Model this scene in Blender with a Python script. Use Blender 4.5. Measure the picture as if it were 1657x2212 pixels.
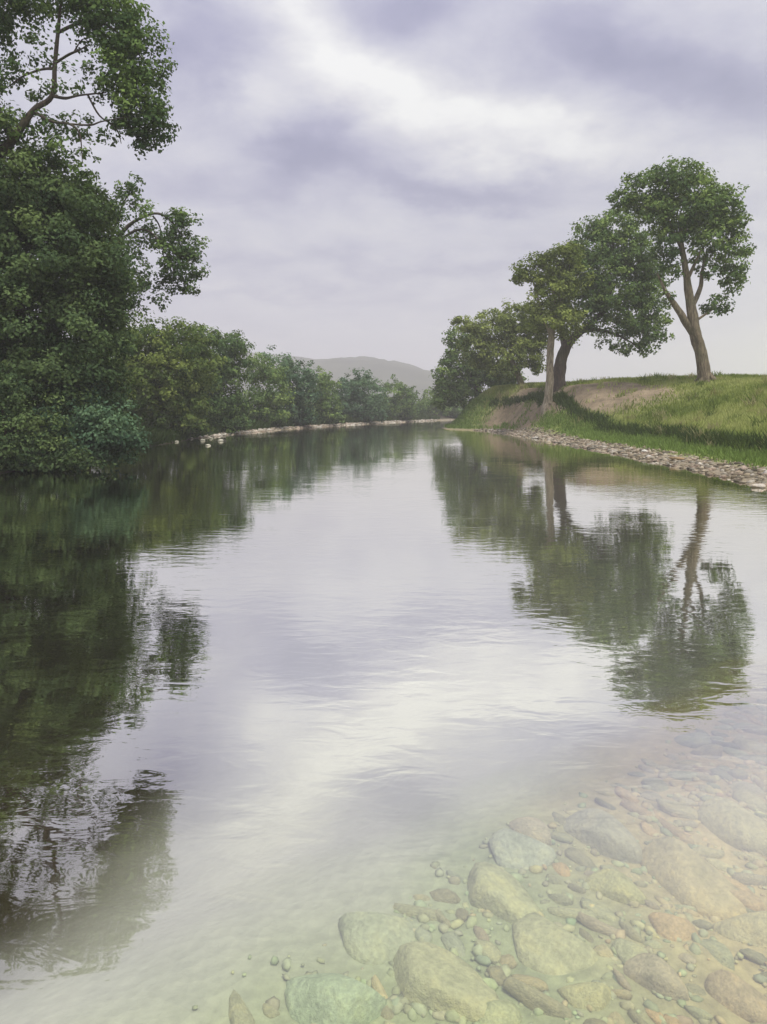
import bpy, math, random
import numpy as np
from mathutils import Vector

R = math.radians
sc = bpy.context.scene
col = sc.collection
for o in list(bpy.data.objects):
    bpy.data.objects.remove(o)

# ------------------------------------------------------------------ camera
CAM_Z = 1.7
F = 26 / 36 * 2212.0          # focal length in units of the 1657 x 2212 reading grid
CX, HY = 828.5, 880.0         # image centre column and horizon row of that grid
cd = bpy.data.cameras.new('camera')
cam = bpy.data.objects.new('camera', cd)
col.objects.link(cam)
cam.location = (0, 0, CAM_Z)
cam.rotation_euler = (R(90), 0, 0)
cd.sensor_width = 36
cd.lens = 26
cd.shift_y = -(1106 - HY) / 2212
cd.clip_start = 0.05
cd.clip_end = 6000
sc.camera = cam

# ------------------------------------------------------------------ world: overcast sky with lilac clouds
SUN_EL, SUN_AZ = 64, 150       # azimuth measured from +Y towards +X
world = bpy.data.worlds.new('World')
sc.world = world
world.use_nodes = True
world.cycles.sampling_method = 'MANUAL'
world.cycles.sample_map_resolution = 256
NT = world.node_tree
NT.nodes.clear()


class N:
    """small node-building helper"""

    def __init__(self, tree):
        self.t = tree

    def new(self, kind, **kw):
        n = self.t.nodes.new(kind)
        for k, v in kw.items():
            setattr(n, k, v)
        return n

    def link(self, a, b):
        self.t.links.new(a, b)

    def put(self, sock, v):
        if hasattr(v, 'is_output'):
            self.t.links.new(v, sock)
        else:
            sock.default_value = v

    def math(self, op, a, b=None, c=None, clamp=False):
        n = self.new('ShaderNodeMath', operation=op, use_clamp=clamp)
        for i, v in enumerate((a, b, c)):
            if v is not None:
                self.put(n.inputs[i], v)
        return n.outputs[0]

    def noise(self, vec, scale, detail=4, rough=.55, dist=0.0):
        n = self.new('ShaderNodeTexNoise')
        n.inputs['Scale'].default_value = scale
        n.inputs['Detail'].default_value = detail
        n.inputs['Roughness'].default_value = rough
        n.inputs['Distortion'].default_value = dist
        if vec is not None:
            self.link(vec, n.inputs['Vector'])
        return n.outputs['Fac']

    def ramp(self, fac, stops, interp='LINEAR'):
        n = self.new('ShaderNodeValToRGB')
        n.color_ramp.interpolation = interp
        el = n.color_ramp.elements
        while len(el) < len(stops):
            el.new(.5)
        for e, (p, c) in zip(el, stops):
            e.position = p
            e.color = (*c, 1) if len(c) == 3 else c
        self.put(n.inputs[0], fac)
        return n.outputs[0]

    def mix(self, fac, a, b, blend='MIX'):
        n = self.new('ShaderNodeMix', data_type='RGBA', blend_type=blend)
        self.put(n.inputs[0], fac)
        for i, v in ((6, a), (7, b)):
            if isinstance(v, tuple) and len(v) == 3:
                v = (*v, 1)
            self.put(n.inputs[i], v)
        return n.outputs[2]


w = N(NT)
geo = w.new('ShaderNodeTexCoord').outputs['Generated']
sep = w.new('ShaderNodeSeparateXYZ')
w.link(geo, sep.inputs[0])
dx, dy, dz = sep.outputs
# flat cloud-deck coordinates: the deck closes up towards the horizon
den = w.math('ADD', w.math('MAXIMUM', dz, 0.0), 0.22)
comb = w.new('ShaderNodeCombineXYZ')
w.link(w.math('DIVIDE', dx, den), comb.inputs[0])
w.link(w.math('DIVIDE', dy, den), comb.inputs[1])
q = comb.outputs[0]
n_big = w.noise(q, 1.5, 5, .55, .35)
n_fine = w.noise(q, 4.4, 7, .66, .35)
n_wu = w.noise(q, 2.4, 5, .62)
mp = w.new('ShaderNodeMapping')
mp.inputs['Location'].default_value = (7.3, 2.1, 4.0)
w.link(q, mp.inputs[0])
n_wv = w.noise(mp.outputs[0], 2.4, 5, .62)
u = w.math('ADD', w.math('ARCTAN2', dx, dy), w.math('MULTIPLY', w.math('SUBTRACT', n_wu, .5), .24))
v = w.math('ADD', w.math('ARCSINE', dz), w.math('MULTIPLY', w.math('SUBTRACT', n_wv, .5), .15))
# (column, row, half-width, half-height, turn in degrees, weight): bright banks and dull bellies of the deck
CLOUDS = [
    (780, 195, 200, 62, -24, .42), (1080, 315, 280, 52, -18, .40), (560, 245, 100, 40, -25, .26),
    (590, 60, 150, 50, -30, .22), (1520, 60, 150, 60, -20, .16), (1230, 370, 120, 40, -10, .16),
    (425, 180, 120, 70, 20, -.42), (665, 345, 110, 52, 15, -.52), (900, 405, 170, 40, -8, -.42),
    (1080, 440, 190, 34, -4, -.26), (1290, 195, 230, 62, -15, -.36), (1540, 280, 180, 80, -25, -.42),
    (930, 45, 160, 55, 12, -.36), (460, 420, 140, 50, 5, -.24), (1000, 575, 600, 20, 0, -.20), (560, 640, 420, 18, 0, -.22),
]
val = w.math('ADD', .54, w.math('MULTIPLY', w.math('SUBTRACT', n_big, .5), .50))
val = w.math('ADD', val, w.math('MULTIPLY', w.math('SUBTRACT', n_fine, .5), .60))
for (cx, cy, rx, ry, turn, wt) in CLOUDS:
    cu, cv = (cx - CX) / F, (HY - cy) / F
    t = R(turn)
    du = w.math('SUBTRACT', u, cu)
    dv = w.math('SUBTRACT', v, cv)
    a = w.math('DIVIDE', w.math('ADD', w.math('MULTIPLY', du, math.cos(t)), w.math('MULTIPLY', dv, math.sin(t))), rx / F)
    b = w.math('DIVIDE', w.math('SUBTRACT', w.math('MULTIPLY', dv, math.cos(t)), w.math('MULTIPLY', du, math.sin(t))), ry / F)
    e = w.math('EXPONENT', w.math('MULTIPLY', w.math('ADD', w.math('MULTIPLY', a, a), w.math('MULTIPLY', b, b)), -1.0))
    val = w.math('ADD', val, w.math('MULTIPLY', e, wt))
cloud = w.ramp(val, [(.0, (.175, .178, .29)), (.24, (.245, .245, .355)), (.48, (.355, .355, .435)), (.74, (.485, .482, .515)), (1.0, (.62, .62, .615))])
# paler, greyer air low down; a deck that grows brighter overhead as overcast skies do
low = w.math('SUBTRACT', 1.0, w.math('DIVIDE', dz, .26), clamp=True)
low = w.math('MULTIPLY', w.math('MULTIPLY', low, low), .75)
cloud = w.mix(low, cloud, (.57, .55, .625))
up = w.math('ADD', .94, w.math('MULTIPLY', w.math('MAXIMUM', dz, 0.0), .42))
bgc = w.new('ShaderNodeBackground')
w.link(cloud, bgc.inputs[0])
w.link(up, bgc.inputs[1])
sky = w.new('ShaderNodeTexSky', sky_type='NISHITA', sun_disc=False)
sky.sun_elevation = R(SUN_EL)
sky.sun_rotation = R(SUN_AZ)
bgs = w.new('ShaderNodeBackground')
w.link(sky.outputs[0], bgs.inputs[0])
bgs.inputs[1].default_value = .08
mixs = w.new('ShaderNodeMixShader')
mixs.inputs[0].default_value = .93
w.link(bgs.outputs[0], mixs.inputs[1])
w.link(bgc.outputs[0], mixs.inputs[2])
w.link(mixs.outputs[0], w.new('ShaderNodeOutputWorld').inputs[0])

# ------------------------------------------------------------------ sun behind thin cloud, exposure
ld = bpy.data.lights.new('sun', 'SUN')
ld.energy = 2.0
ld.angle = R(14)
ld.color = (1.0, .95, .86)
sun = bpy.data.objects.new('sun', ld)
col.objects.link(sun)
sun.location = (30, 20, 60)
sd = Vector((math.cos(R(SUN_EL)) * math.sin(R(SUN_AZ)), math.cos(R(SUN_EL)) * math.cos(R(SUN_AZ)), math.sin(R(SUN_EL))))
sun.rotation_euler = (-sd).to_track_quat('-Z', 'Y').to_euler()
sc.view_settings.view_transform = 'Standard'
sc.view_settings.look = 'None'
sc.view_settings.exposure = 0.62
sc.view_settings.gamma = 1.0
sc.view_settings.use_curve_mapping = False
sc.cycles.use_denoising = True
sc.cycles.max_bounces = 6
sc.cycles.diffuse_bounces = 2
sc.cycles.glossy_bounces = 3
sc.cycles.transmission_bounces = 3
sc.cycles.transparent_max_bounces = 6
sc.cycles.volume_bounces = 2
sc.cycles.caustics_reflective = False
sc.cycles.caustics_refractive = False

# ------------------------------------------------------------------ helpers
rng = np.random.default_rng(26)


def at(vx, vy, Y):
    """reading-grid position at distance Y -> world point"""
    return np.array([(vx - CX) / F * Y, Y, CAM_Z - (vy - HY) / F * Y])


def tag(o, label=None, cat=None, group=None, kind=None):
    if label: o['label'] = label
    if cat: o['category'] = cat
    if group: o['group'] = group
    if kind: o['kind'] = kind
    return o


def mesh(name, V, Fa, mats=None, smooth=False, colors=None):
    V = np.ascontiguousarray(V, dtype=np.float32)
    me = bpy.data.meshes.new(name)
    Fa = [np.ascontiguousarray(f, dtype=np.int32) for f in (Fa if isinstance(Fa, list) else [Fa]) if len(f)]
    me.vertices.add(len(V))
    me.vertices.foreach_set('co', V.ravel())
    tot = sum(f.size for f in Fa)
    npoly = sum(len(f) for f in Fa)
    me.loops.add(tot)
    me.loops.foreach_set('vertex_index', np.concatenate([f.ravel() for f in Fa]))
    sizes = np.concatenate([np.full(len(f), f.shape[1], dtype=np.int32) for f in Fa])
    me.polygons.add(npoly)
    me.polygons.foreach_set('loop_start', np.concatenate([[0], np.cumsum(sizes)[:-1]]).astype(np.int32))
    me.polygons.foreach_set('use_smooth', np.full(npoly, smooth))
    if colors is not None:
        at_ = me.attributes.new('tint', 'FLOAT_COLOR', 'POINT')
        c = np.ones((len(V), 4), dtype=np.float32)
        c[:, :colors.shape[1]] = colors
        at_.data.foreach_set('color', c.ravel())
    me.update(calc_edges=True)
    if mats: me.materials.append(mats)
    return me


def obj(name, me, parent=None, loc=None):
    o = bpy.data.objects.new(name, me)
    col.objects.link(o)
    if parent: o.parent = parent
    if loc is not None: o.location = loc
    return o


def empty(name, loc):
    o = bpy.data.objects.new(name, None)
    o.empty_display_size = .3
    col.objects.link(o)
    o.location = loc
    return o


def vnoise(x, y, seed=0):
    """smooth value noise on arrays"""
    x = np.asarray(x, dtype=float); y = np.asarray(y, dtype=float)
    xi, yi = np.floor(x), np.floor(y)
    fx, fy = x - xi, y - yi
    fx, fy = fx * fx * (3 - 2 * fx), fy * fy * (3 - 2 * fy)

    def h(a, b):
        s = np.sin(a * 127.1 + b * 311.7 + seed * 74.7) * 43758.5453
        return s - np.floor(s)
    return (h(xi, yi) * (1 - fx) + h(xi + 1, yi) * fx) * (1 - fy) + (h(xi, yi + 1) * (1 - fx) + h(xi + 1, yi + 1) * fx) * fy


def fbm(x, y, seed=0, oct_=4):
    s, a, t = 0, .5, 0
    for k in range(oct_):
        s = s + a * vnoise(x * 2 ** k, y * 2 ** k, seed + k * 13); t += a; a *= .5
    return s / t


def sstep(a, b, x):
    t = np.clip((x - a) / (b - a), 0, 1)
    return t * t * (3 - 2 * t)


# ------------------------------------------------------------------ materials
def mat(name):
    m = bpy.data.materials.new(name)
    m.use_nodes = True
    m.node_tree.nodes.clear()
    n = N(m.node_tree)
    return m, n, n.new('ShaderNodeOutputMaterial')


def bump(n, h, strength, dist):
    b = n.new('ShaderNodeBump')
    b.inputs['Strength'].default_value = strength
    b.inputs['Distance'].default_value = dist
    n.link(h, b.inputs['Height'])
    return b.outputs[0]


def leaf_material(name, trans=.28):
    m, n, out = mat(name)
    a = n.new('ShaderNodeAttribute', attribute_name='tint')
    d = n.new('ShaderNodeBsdfDiffuse')
    t = n.new('ShaderNodeBsdfTranslucent')
    n.link(a.outputs['Color'], d.inputs[0])
    n.link(n.mix(.5, a.outputs['Color'], (.16, .22, .03)), t.inputs[0])
    mx = n.new('ShaderNodeMixShader')
    mx.inputs[0].default_value = trans
    n.link(d.outputs[0], mx.inputs[1]); n.link(t.outputs[0], mx.inputs[2])
    n.link(mx.outputs[0], out.inputs[0])
    return m


def bark_material(name, c0, c1, c2):
    m, n, out = mat(name)
    g = n.new('ShaderNodeNewGeometry').outputs['Position']
    mp = n.new('ShaderNodeMapping')
    mp.inputs['Scale'].default_value = (5, 5, 1.1)
    n.link(g, mp.inputs[0])
    f1 = n.noise(mp.outputs[0], 2.2, 6, .65, .6)
    f2 = n.noise(g, 1.1, 4, .6)
    c = n.ramp(f1, [(.3, c0), (.52, c1), (.72, c2)])
    c = n.mix(n.math('MULTIPLY', n.ramp(f2, [(.5, (0, 0, 0)), (.7, (1, 1, 1))]), .45), c, (.10, .12, .05))
    p = n.new('ShaderNodeBsdfPrincipled')
    n.link(c, p.inputs['Base Color'])
    p.inputs['Roughness'].default_value = .9
    n.link(bump(n, f1, .8, .06), p.inputs['Normal'])
    n.link(p.outputs[0], out.inputs[0])
    return m


M_leaf = leaf_material('leaves')
M_grass = leaf_material('grass_blades', .35)
M_bark_dark = bark_material('bark_dark', (.035, .026, .020), (.075, .055, .042), (.13, .10, .075))
M_bark_tan = bark_material('bark_tan', (.055, .042, .028), (.18, .145, .095), (.33, .27, .18))
M_bark_pale = bark_material('bark_pale', (.10, .08, .055), (.33, .28, .20), (.55, .48, .37))

# ground: tint attribute carries soil colours, plus bed tones that paint in river reflections; grain is added by noise
m, n, out = mat('ground')
a = n.new('ShaderNodeAttribute', attribute_name='tint')
g = n.new('ShaderNodeNewGeometry').outputs['Position']
f1 = n.noise(g, 3.0, 8, .65, .3)
f2 = n.noise(g, 22.0, 5, .6)
vor = n.new('ShaderNodeTexVoronoi'); vor.inputs['Scale'].default_value = 16
n.link(g, vor.inputs['Vector'])
c = n.mix(a.outputs['Alpha'], a.outputs['Color'], n.ramp(f1, [(.25, (.62, .62, .60)), (.5, (1, 1, 1)), (.75, (1.3, 1.27, 1.2))]), 'MULTIPLY')
c = n.mix(a.outputs['Alpha'], c, n.ramp(f2, [(.3, (.75, .75, .75)), (.7, (1.25, 1.25, 1.25))]), 'MULTIPLY')
p = n.new('ShaderNodeBsdfPrincipled')
n.link(c, p.inputs['Base Color'])
p.inputs['Roughness'].default_value = .95
p.inputs['Specular IOR Level'].default_value = .15
hh = n.math('MULTIPLY', n.math('ADD', f1, n.math('MULTIPLY', vor.outputs['Distance'], .5)), a.outputs['Alpha'])
n.link(bump(n, hh, .7, .06), p.inputs['Normal'])
n.link(p.outputs[0], out.inputs[0])
M_ground = m

# stones: tint from the object's own colour
m, n, out = mat('stone')
oi = n.new('ShaderNodeObjectInfo')
tc = n.new('ShaderNodeTexCoord').outputs['Object']
add = n.new('ShaderNodeVectorMath', operation='ADD')
n.link(tc, add.inputs[0])
cmb = n.new('ShaderNodeCombineXYZ')
for k in range(3): n.link(n.math('MULTIPLY', oi.outputs['Random'], 37.0 + k), cmb.inputs[k])
n.link(cmb.outputs[0], add.inputs[1])
f1 = n.noise(add.outputs[0], 1.7, 6, .6, .4)
f2 = n.noise(add.outputs[0], 9.0, 5, .65)
c = n.mix(1.0, oi.outputs['Color'], n.ramp(f1, [(.3, (.70, .72, .66)), (.5, (1, 1, 1)), (.72, (1.22, 1.16, 1.0))]), 'MULTIPLY')
c = n.mix(1.0, c, n.ramp(f2, [(.35, (.80, .80, .80)), (.65, (1.14, 1.14, 1.14))]), 'MULTIPLY')
p = n.new('ShaderNodeBsdfPrincipled')
n.link(c, p.inputs['Base Color'])
p.inputs['Roughness'].default_value = .8
p.inputs['Specular IOR Level'].default_value = .25
n.link(bump(n, f2, .5, .05), p.inputs['Normal'])
n.link(p.outputs[0], out.inputs[0])
M_stone = m

# river: mirror at low angles, clear and faintly green looking down
m, n, out = mat('river_water')
g = n.new('ShaderNodeNewGeometry').outputs['Position']
mp = n.new('ShaderNodeMapping'); mp.inputs['Scale'].default_value = (1.0, 2.1, 1)
mp.inputs['Rotation'].default_value = (0, 0, R(8))
n.link(g, mp.inputs[0])
r1 = n.noise(mp.outputs[0], 3.4, 3, .5, .5)
r2 = n.noise(mp.outputs[0], .55, 2, .5)
calm = n.ramp(n.noise(g, .22, 3, .55, .6), [(.38, (.15, .15, .15)), (.66, (1, 1, 1))])
h = n.math('ADD', n.math('MULTIPLY', n.math('MULTIPLY', r1, calm), .9), n.math('MULTIPLY', r2, .8))
nb = bump(n, h, 1.0, .0042)
gl = n.new('ShaderNodeBsdfGlossy')
gl.inputs['Color'].default_value = (1.0, .99, .94, 1)
gl.inputs['Roughness'].default_value = .02
n.link(nb, gl.inputs['Normal'])
tr = n.new('ShaderNodeBsdfTransparent')
tr.inputs[0].default_value = (.95, .96, .88, 1)
lw = n.new('ShaderNodeLayerWeight'); lw.inputs[0].default_value = .5
fac = n.ramp(lw.outputs['Facing'], [(.0, (.06,) * 3), (.36, (.20,) * 3), (.44, (.31,) * 3), (.51, (.46,) * 3), (.58, (.66,) * 3), (.65, (.81,) * 3), (.74, (.90,) * 3), (.88, (.95,) * 3)])
mx = n.new('ShaderNodeMixShader')
n.link(fac, mx.inputs[0]); n.link(tr.outputs[0], mx.inputs[1]); n.link(gl.outputs[0], mx.inputs[2])
n.link(mx.outputs[0], out.inputs[0])
M_water = m

# far hill
m, n, out = mat('wooded_hill')
g = n.new('ShaderNodeNewGeometry').outputs['Position']
f = n.noise(g, .02, 6, .6)
d = n.new('ShaderNodeBsdfDiffuse')
n.link(n.ramp(f, [(.35, (.045, .05, .03)), (.55, (.075, .08, .045)), (.7, (.11, .11, .07))]), d.inputs[0])
n.link(d.outputs[0], out.inputs[0])
M_hill = m

# ------------------------------------------------------------------ terrain
RY = np.array([-400, -40, 0, 15, 28, 40, 48, 53, 55.5, 57.5, 61, 68, 80, 100, 130, 400])
RX = np.array([14, 12, 8.6, 8.1, 8.5, 8.3, 7.9, 7.5, 6.2, 4.8, 4.7, 6.6, 10.5, 20, 42, 250])
LY = np.array([-400, -40, 0, 20, 38, 48.6, 66, 80, 90, 105, 130, 400])
LX = np.array([-14, -12.5, -10.8, -9.8, -10.2, -9.4, -5.3, 0, 4, 12.5, 31, 240])


def shore_r(Y): return np.interp(Y, RY, RX) + .25 * (vnoise(Y * .45, Y * 0 + 3.3, 5) - .5)


def shore_l(Y): return np.interp(Y, LY, LX) + .35 * (vnoise(Y * .35, Y * 0 + 9.1, 8) - .5)


PS = np.array([0, 1.1, 2.2, 3.0, 9.5, 14, 40, 4000])
P_GENTLE = np.array([0, .16, .36, .72, 2.85, 3.15, 2.9, 2.9])
PS2 = np.array([0, .8, 1.4, 2.3, 4.0, 9, 40, 4000])
P_STEEP = np.array([0, .18, .75, 1.95, 3.15, 3.5, 3.3, 2.9])
PL = np.array([0, 1.4, 3, 6, 30, 4000])
PLZ = np.array([0, .22, .7, 1.1, 1.5, 1.5])


def shoal_d(X, Y): return (X + .6) * .653 - (Y - 2.0) * .757


def height(X, Y):
    xr, xl = shore_r(Y), shore_l(Y)
    s, l = X - xr, xl - X
    k = sstep(34, 47, Y)
    zr = np.interp(s, PS, P_GENTLE) * (1 - k) + np.interp(s, PS2, P_STEEP) * k
    zr = zr + (fbm(X * .35, Y * .35, 3) - .5) * .35 * sstep(2.5, 6, s)
    zl = np.interp(l, PL, PLZ) + (fbm(X * .4, Y * .4, 4) - .5) * .2 * sstep(.5, 3, l)
    ti, tl = -s, -l                                  # distances into the water
    ti = np.maximum(ti, 0); tl = np.maximum(tl, 0)
    chan = 1.5
    d_r = .03 + .10 * ti + .02 * ti ** 2
    d_l = .05 + .35 * tl
    ds = shoal_d(X, Y)
    d_s = .20 + .30 * sstep(0, -2.5, ds) + np.maximum(-ds - .6, 0) * .28
    depth = np.minimum(np.minimum(d_r, d_l), np.minimum(d_s, chan))
    zb = -depth + (fbm(X * 1.6, Y * 1.6, 7) - .5) * .10
    return np.where(s > 0, zr, np.where(l > 0, zl, zb))


def axis(parts):
    return np.unique(np.round(np.concatenate([np.linspace(a, b, int(k), endpoint=False) for a, b, k in parts] + [[parts[-1][1]]]), 4))


gx = axis([(-1500, -120, 10), (-120, -16, 26), (-16, -8, 40), (-8, 4, 60), (4, 20, 90), (20, 60, 40), (60, 200, 20), (200, 1500, 10)])
gy = axis([(-1500, -60, 8), (-60, 0, 20), (0, 8, 50), (8, 62, 190), (62, 130, 90), (130, 240, 16), (240, 1500, 12)])
GX, GY = np.meshgrid(gx, gy)
GZ = height(GX, GY)
V = np.stack([GX, GY, GZ], -1).reshape(-1, 3)
ny, nx = GX.shape
i = (np.arange(ny - 1)[:, None] * nx + np.arange(nx - 1)[None]).ravel()
Fa = np.stack([i, i + 1, i + nx + 1, i + nx], -1)


def earth_mask(X, Y):
    """bare eroded slope under the right-hand trees"""
    s = X - shore_r(Y)
    c = sstep(35, 40, Y) * (1 - sstep(54.5, 56.5, Y))
    lo = np.interp(Y, [36, 42, 48, 57], [3.9, 2.0, .8, .6])
    hi = np.interp(Y, [36, 42, 48, 57], [7.6, 8.2, 5.0, 4.8])
    e = (fbm(X * .8, Y * .5, 21) - .5) * 1.3
    return c * sstep(lo - .3 + e, lo + .4 + e, s) * (1 - sstep(hi - .8 + e, hi + .4 + e, s))


def soil_color(X, Y, Z):
    s, l = X - shore_r(Y), shore_l(Y) - X
    C = np.empty(X.shape + (3,))
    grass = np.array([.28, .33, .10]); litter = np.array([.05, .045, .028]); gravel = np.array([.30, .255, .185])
    earth = np.array([.27, .215, .145]); bed_reflect_pale = np.array([.60, .60, .57]); bed_reflect_dark = np.array([.050, .038, .022])
    sand = np.array([.36, .29, .13]); shoal = np.array([.37, .43, .23]); ochre = np.array([.60, .48, .23])
    C[:] = grass
    em = earth_mask(X, Y)[..., None]
    C = C * (1 - em) + earth * (.6 + .8 * fbm(X * 1.1, Y * 1.1, 23))[..., None] * em
    gw = np.interp(Y, [14, 44, 50, 56], [.95, .8, .35, .1])
    gm = ((1 - sstep(gw, gw + .5, s + .5 * (fbm(X, Y, 31) - .5))) * (s > -.0))[..., None]
    C = C * (1 - gm) + gravel * gm
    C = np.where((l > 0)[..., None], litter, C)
    wl = np.interp(Y, [38, 46, 56, 90, 110], [0, .4, .6, .8, .7])
    gl_ = ((1 - sstep(wl, wl + .5, l)) * (l > 0) * sstep(36, 46, Y))[..., None]
    C = C * (1 - gl_) + gravel * (.55 + .7 * fbm(X * 2.5, Y * 2.5, 33))[..., None] * gl_
    wet = (s <= 0) & (l <= 0)
    B = np.empty(C.shape); B[:] = bed_reflect_pale  # pale bed colour whitens the water where it mirrors the sky
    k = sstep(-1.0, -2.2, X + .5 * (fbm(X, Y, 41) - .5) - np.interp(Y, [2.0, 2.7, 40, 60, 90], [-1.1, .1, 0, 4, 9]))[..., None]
    B = B * (1 - k) + bed_reflect_dark * k  # bed colour darkened along the left trees' reflection to deepen it
    k = (1 - sstep(2.0, 4.5, -s))[..., None]
    B = B * (1 - k) + sand * k
    k = sstep(-1.0, .0, shoal_d(X, Y) + .8 * (fbm(X * 1.5, Y * 1.5, 43) - .5))[..., None]
    o_ = sstep(.3, 1.6, X + .5 * (fbm(X * 2, Y * 2, 46) - .5))[..., None]
    B = B * (1 - k) + (shoal * (1 - o_) + ochre * o_) * k
    return np.where(wet[..., None], B, C)


in_water = (GX < shore_r(GY)) & (GX > shore_l(GY))
grain = np.where(in_water, .22 + .6 * sstep(-.8, .3, shoal_d(GX, GY)) * (GY < 8) + .5 * (1 - sstep(1.5, 3, shore_r(GY) - GX)), 1.0)
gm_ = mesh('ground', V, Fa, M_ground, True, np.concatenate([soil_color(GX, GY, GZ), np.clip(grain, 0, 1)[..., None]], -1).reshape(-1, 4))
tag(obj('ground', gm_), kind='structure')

# river surface
wx = np.linspace(-40, 260, 31); wy = np.linspace(-60, 400, 47)
WX, WY = np.meshgrid(wx, wy)
i = (np.arange(46)[:, None] * 31 + np.arange(30)[None]).ravel()
wm = mesh('river', np.stack([WX, WY, WX * 0], -1).reshape(-1, 3), np.stack([i, i + 1, i + 32, i + 31], -1), M_water, True)
tag(obj('river', wm), kind='structure')

# far hill
hx = np.linspace(-700, 420, 220); hy = np.linspace(560, 1000, 40)
HX, HYY = np.meshgrid(hx, hy)
prof = 55 / (1 + np.exp((HX - 72) / 36)) * np.where(HX < -150, np.exp(-((HX + 150) / 260) ** 2), 1) + 6
HZ = prof * np.sin(np.clip((HYY - 560) / 440, 0, 1) * math.pi) ** .8 * (.9 + .22 * (fbm(HX * .015, HYY * .015, 50) - .5)) + 6 * (fbm(HX * .09, HYY * .09, 51) - .5)
HZ = np.where((HYY < 565) | (HYY > 995), 1.2, HZ)
i = (np.arange(39)[:, None] * 220 + np.arange(219)[None]).ravel()
tag(obj('hill', mesh('hill', np.stack([HX, HYY, HZ], -1).reshape(-1, 3), np.stack([i, i + 1, i + 221, i + 220], -1), M_hill, True)), kind='structure')


# ------------------------------------------------------------------ plants
def unit(a): return a / (np.linalg.norm(a, axis=-1, keepdims=True) + 1e-9)


def leaves(blobs, Y, L, c_dark, c_mid, c_light, layers=3.6, depth=1.0, seed=0, clump=.36, origin=(0, 0, 0)):
    """leaf faces gathered in twig clumps filling the given lobes"""
    r = np.random.default_rng(seed)
    P, A, Bv, CC = [], [], [], []
    for bl in blobs:
        vx, vy, rx, ry = bl[:4]
        dens = bl[4] if len(bl) > 4 else 1.0
        dY = bl[5] if len(bl) > 5 else 0.0
        c = at(vx, vy, Y + dY)
        sx, sz = rx / F * Y, ry / F * Y
        sy = depth * max(.6 * (sx + sz) / 1.2, .3)
        cr = min(clump, .5 * min(sx, sz))
        ncl = max(5, int(dens * 3.4 * (sx * sz + sx * sy * .5) / cr ** 2))
        nl = int(max(8, layers * 3.14 * sx * sz / (.34 * L * L) * dens / ncl))
        d = unit(r.normal(size=(ncl, 3)))
        rad = .42 + .58 * r.random((ncl, 1)) ** .55
        rad *= 1 + .18 * r.normal(size=(ncl, 1))
        off = d * rad * np.array([sx, sy, sz])
        cc = c + off
        # fewer, looser clumps thin out at the rim
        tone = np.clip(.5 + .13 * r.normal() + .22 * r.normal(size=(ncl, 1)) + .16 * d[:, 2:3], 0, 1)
        k = np.repeat(np.arange(ncl), nl)
        g = r.normal(size=(ncl * nl, 3))
        gl_ = unit(g) * (r.random((ncl * nl, 1)) ** .45)
        size = cr * (.75 + .5 * r.random((ncl, 1)))
        pos = cc[k] + gl_ * size[k] * np.array([1.15, 1.15, .8])
        nrm = unit(.7 * gl_ + .35 * d[k] + np.array([0, 0, .45]) + .40 * r.normal(size=pos.shape))
        ax = unit(np.cross(nrm, r.normal(size=pos.shape)) + np.array([0, 0, -.25]))
        sd_ = unit(np.cross(nrm, ax))
        ll = L * (.65 + .7 * r.random((len(pos), 1)))
        P.append(pos); A.append(ax * ll); Bv.append(sd_ * ll * .33)
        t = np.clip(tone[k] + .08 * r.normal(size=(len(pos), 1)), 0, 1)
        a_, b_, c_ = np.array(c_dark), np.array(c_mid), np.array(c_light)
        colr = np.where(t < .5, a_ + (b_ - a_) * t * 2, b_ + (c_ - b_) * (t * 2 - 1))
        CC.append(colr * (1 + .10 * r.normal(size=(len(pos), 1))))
    P, A, Bv, CC = map(np.concatenate, (P, A, Bv, CC))
    keep = P[:, 2] > .03
    P, A, Bv, CC = P[keep], A[keep], Bv[keep], CC[keep]
    P = P - np.array(origin)
    V = np.stack([P - A * .5, P + Bv, P + A * .5, P - Bv], 1).reshape(-1, 3)
    Fq = np.arange(len(V)).reshape(-1, 4)
    return V, Fq, np.clip(np.repeat(CC, 4, 0), .004, 1)


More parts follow.
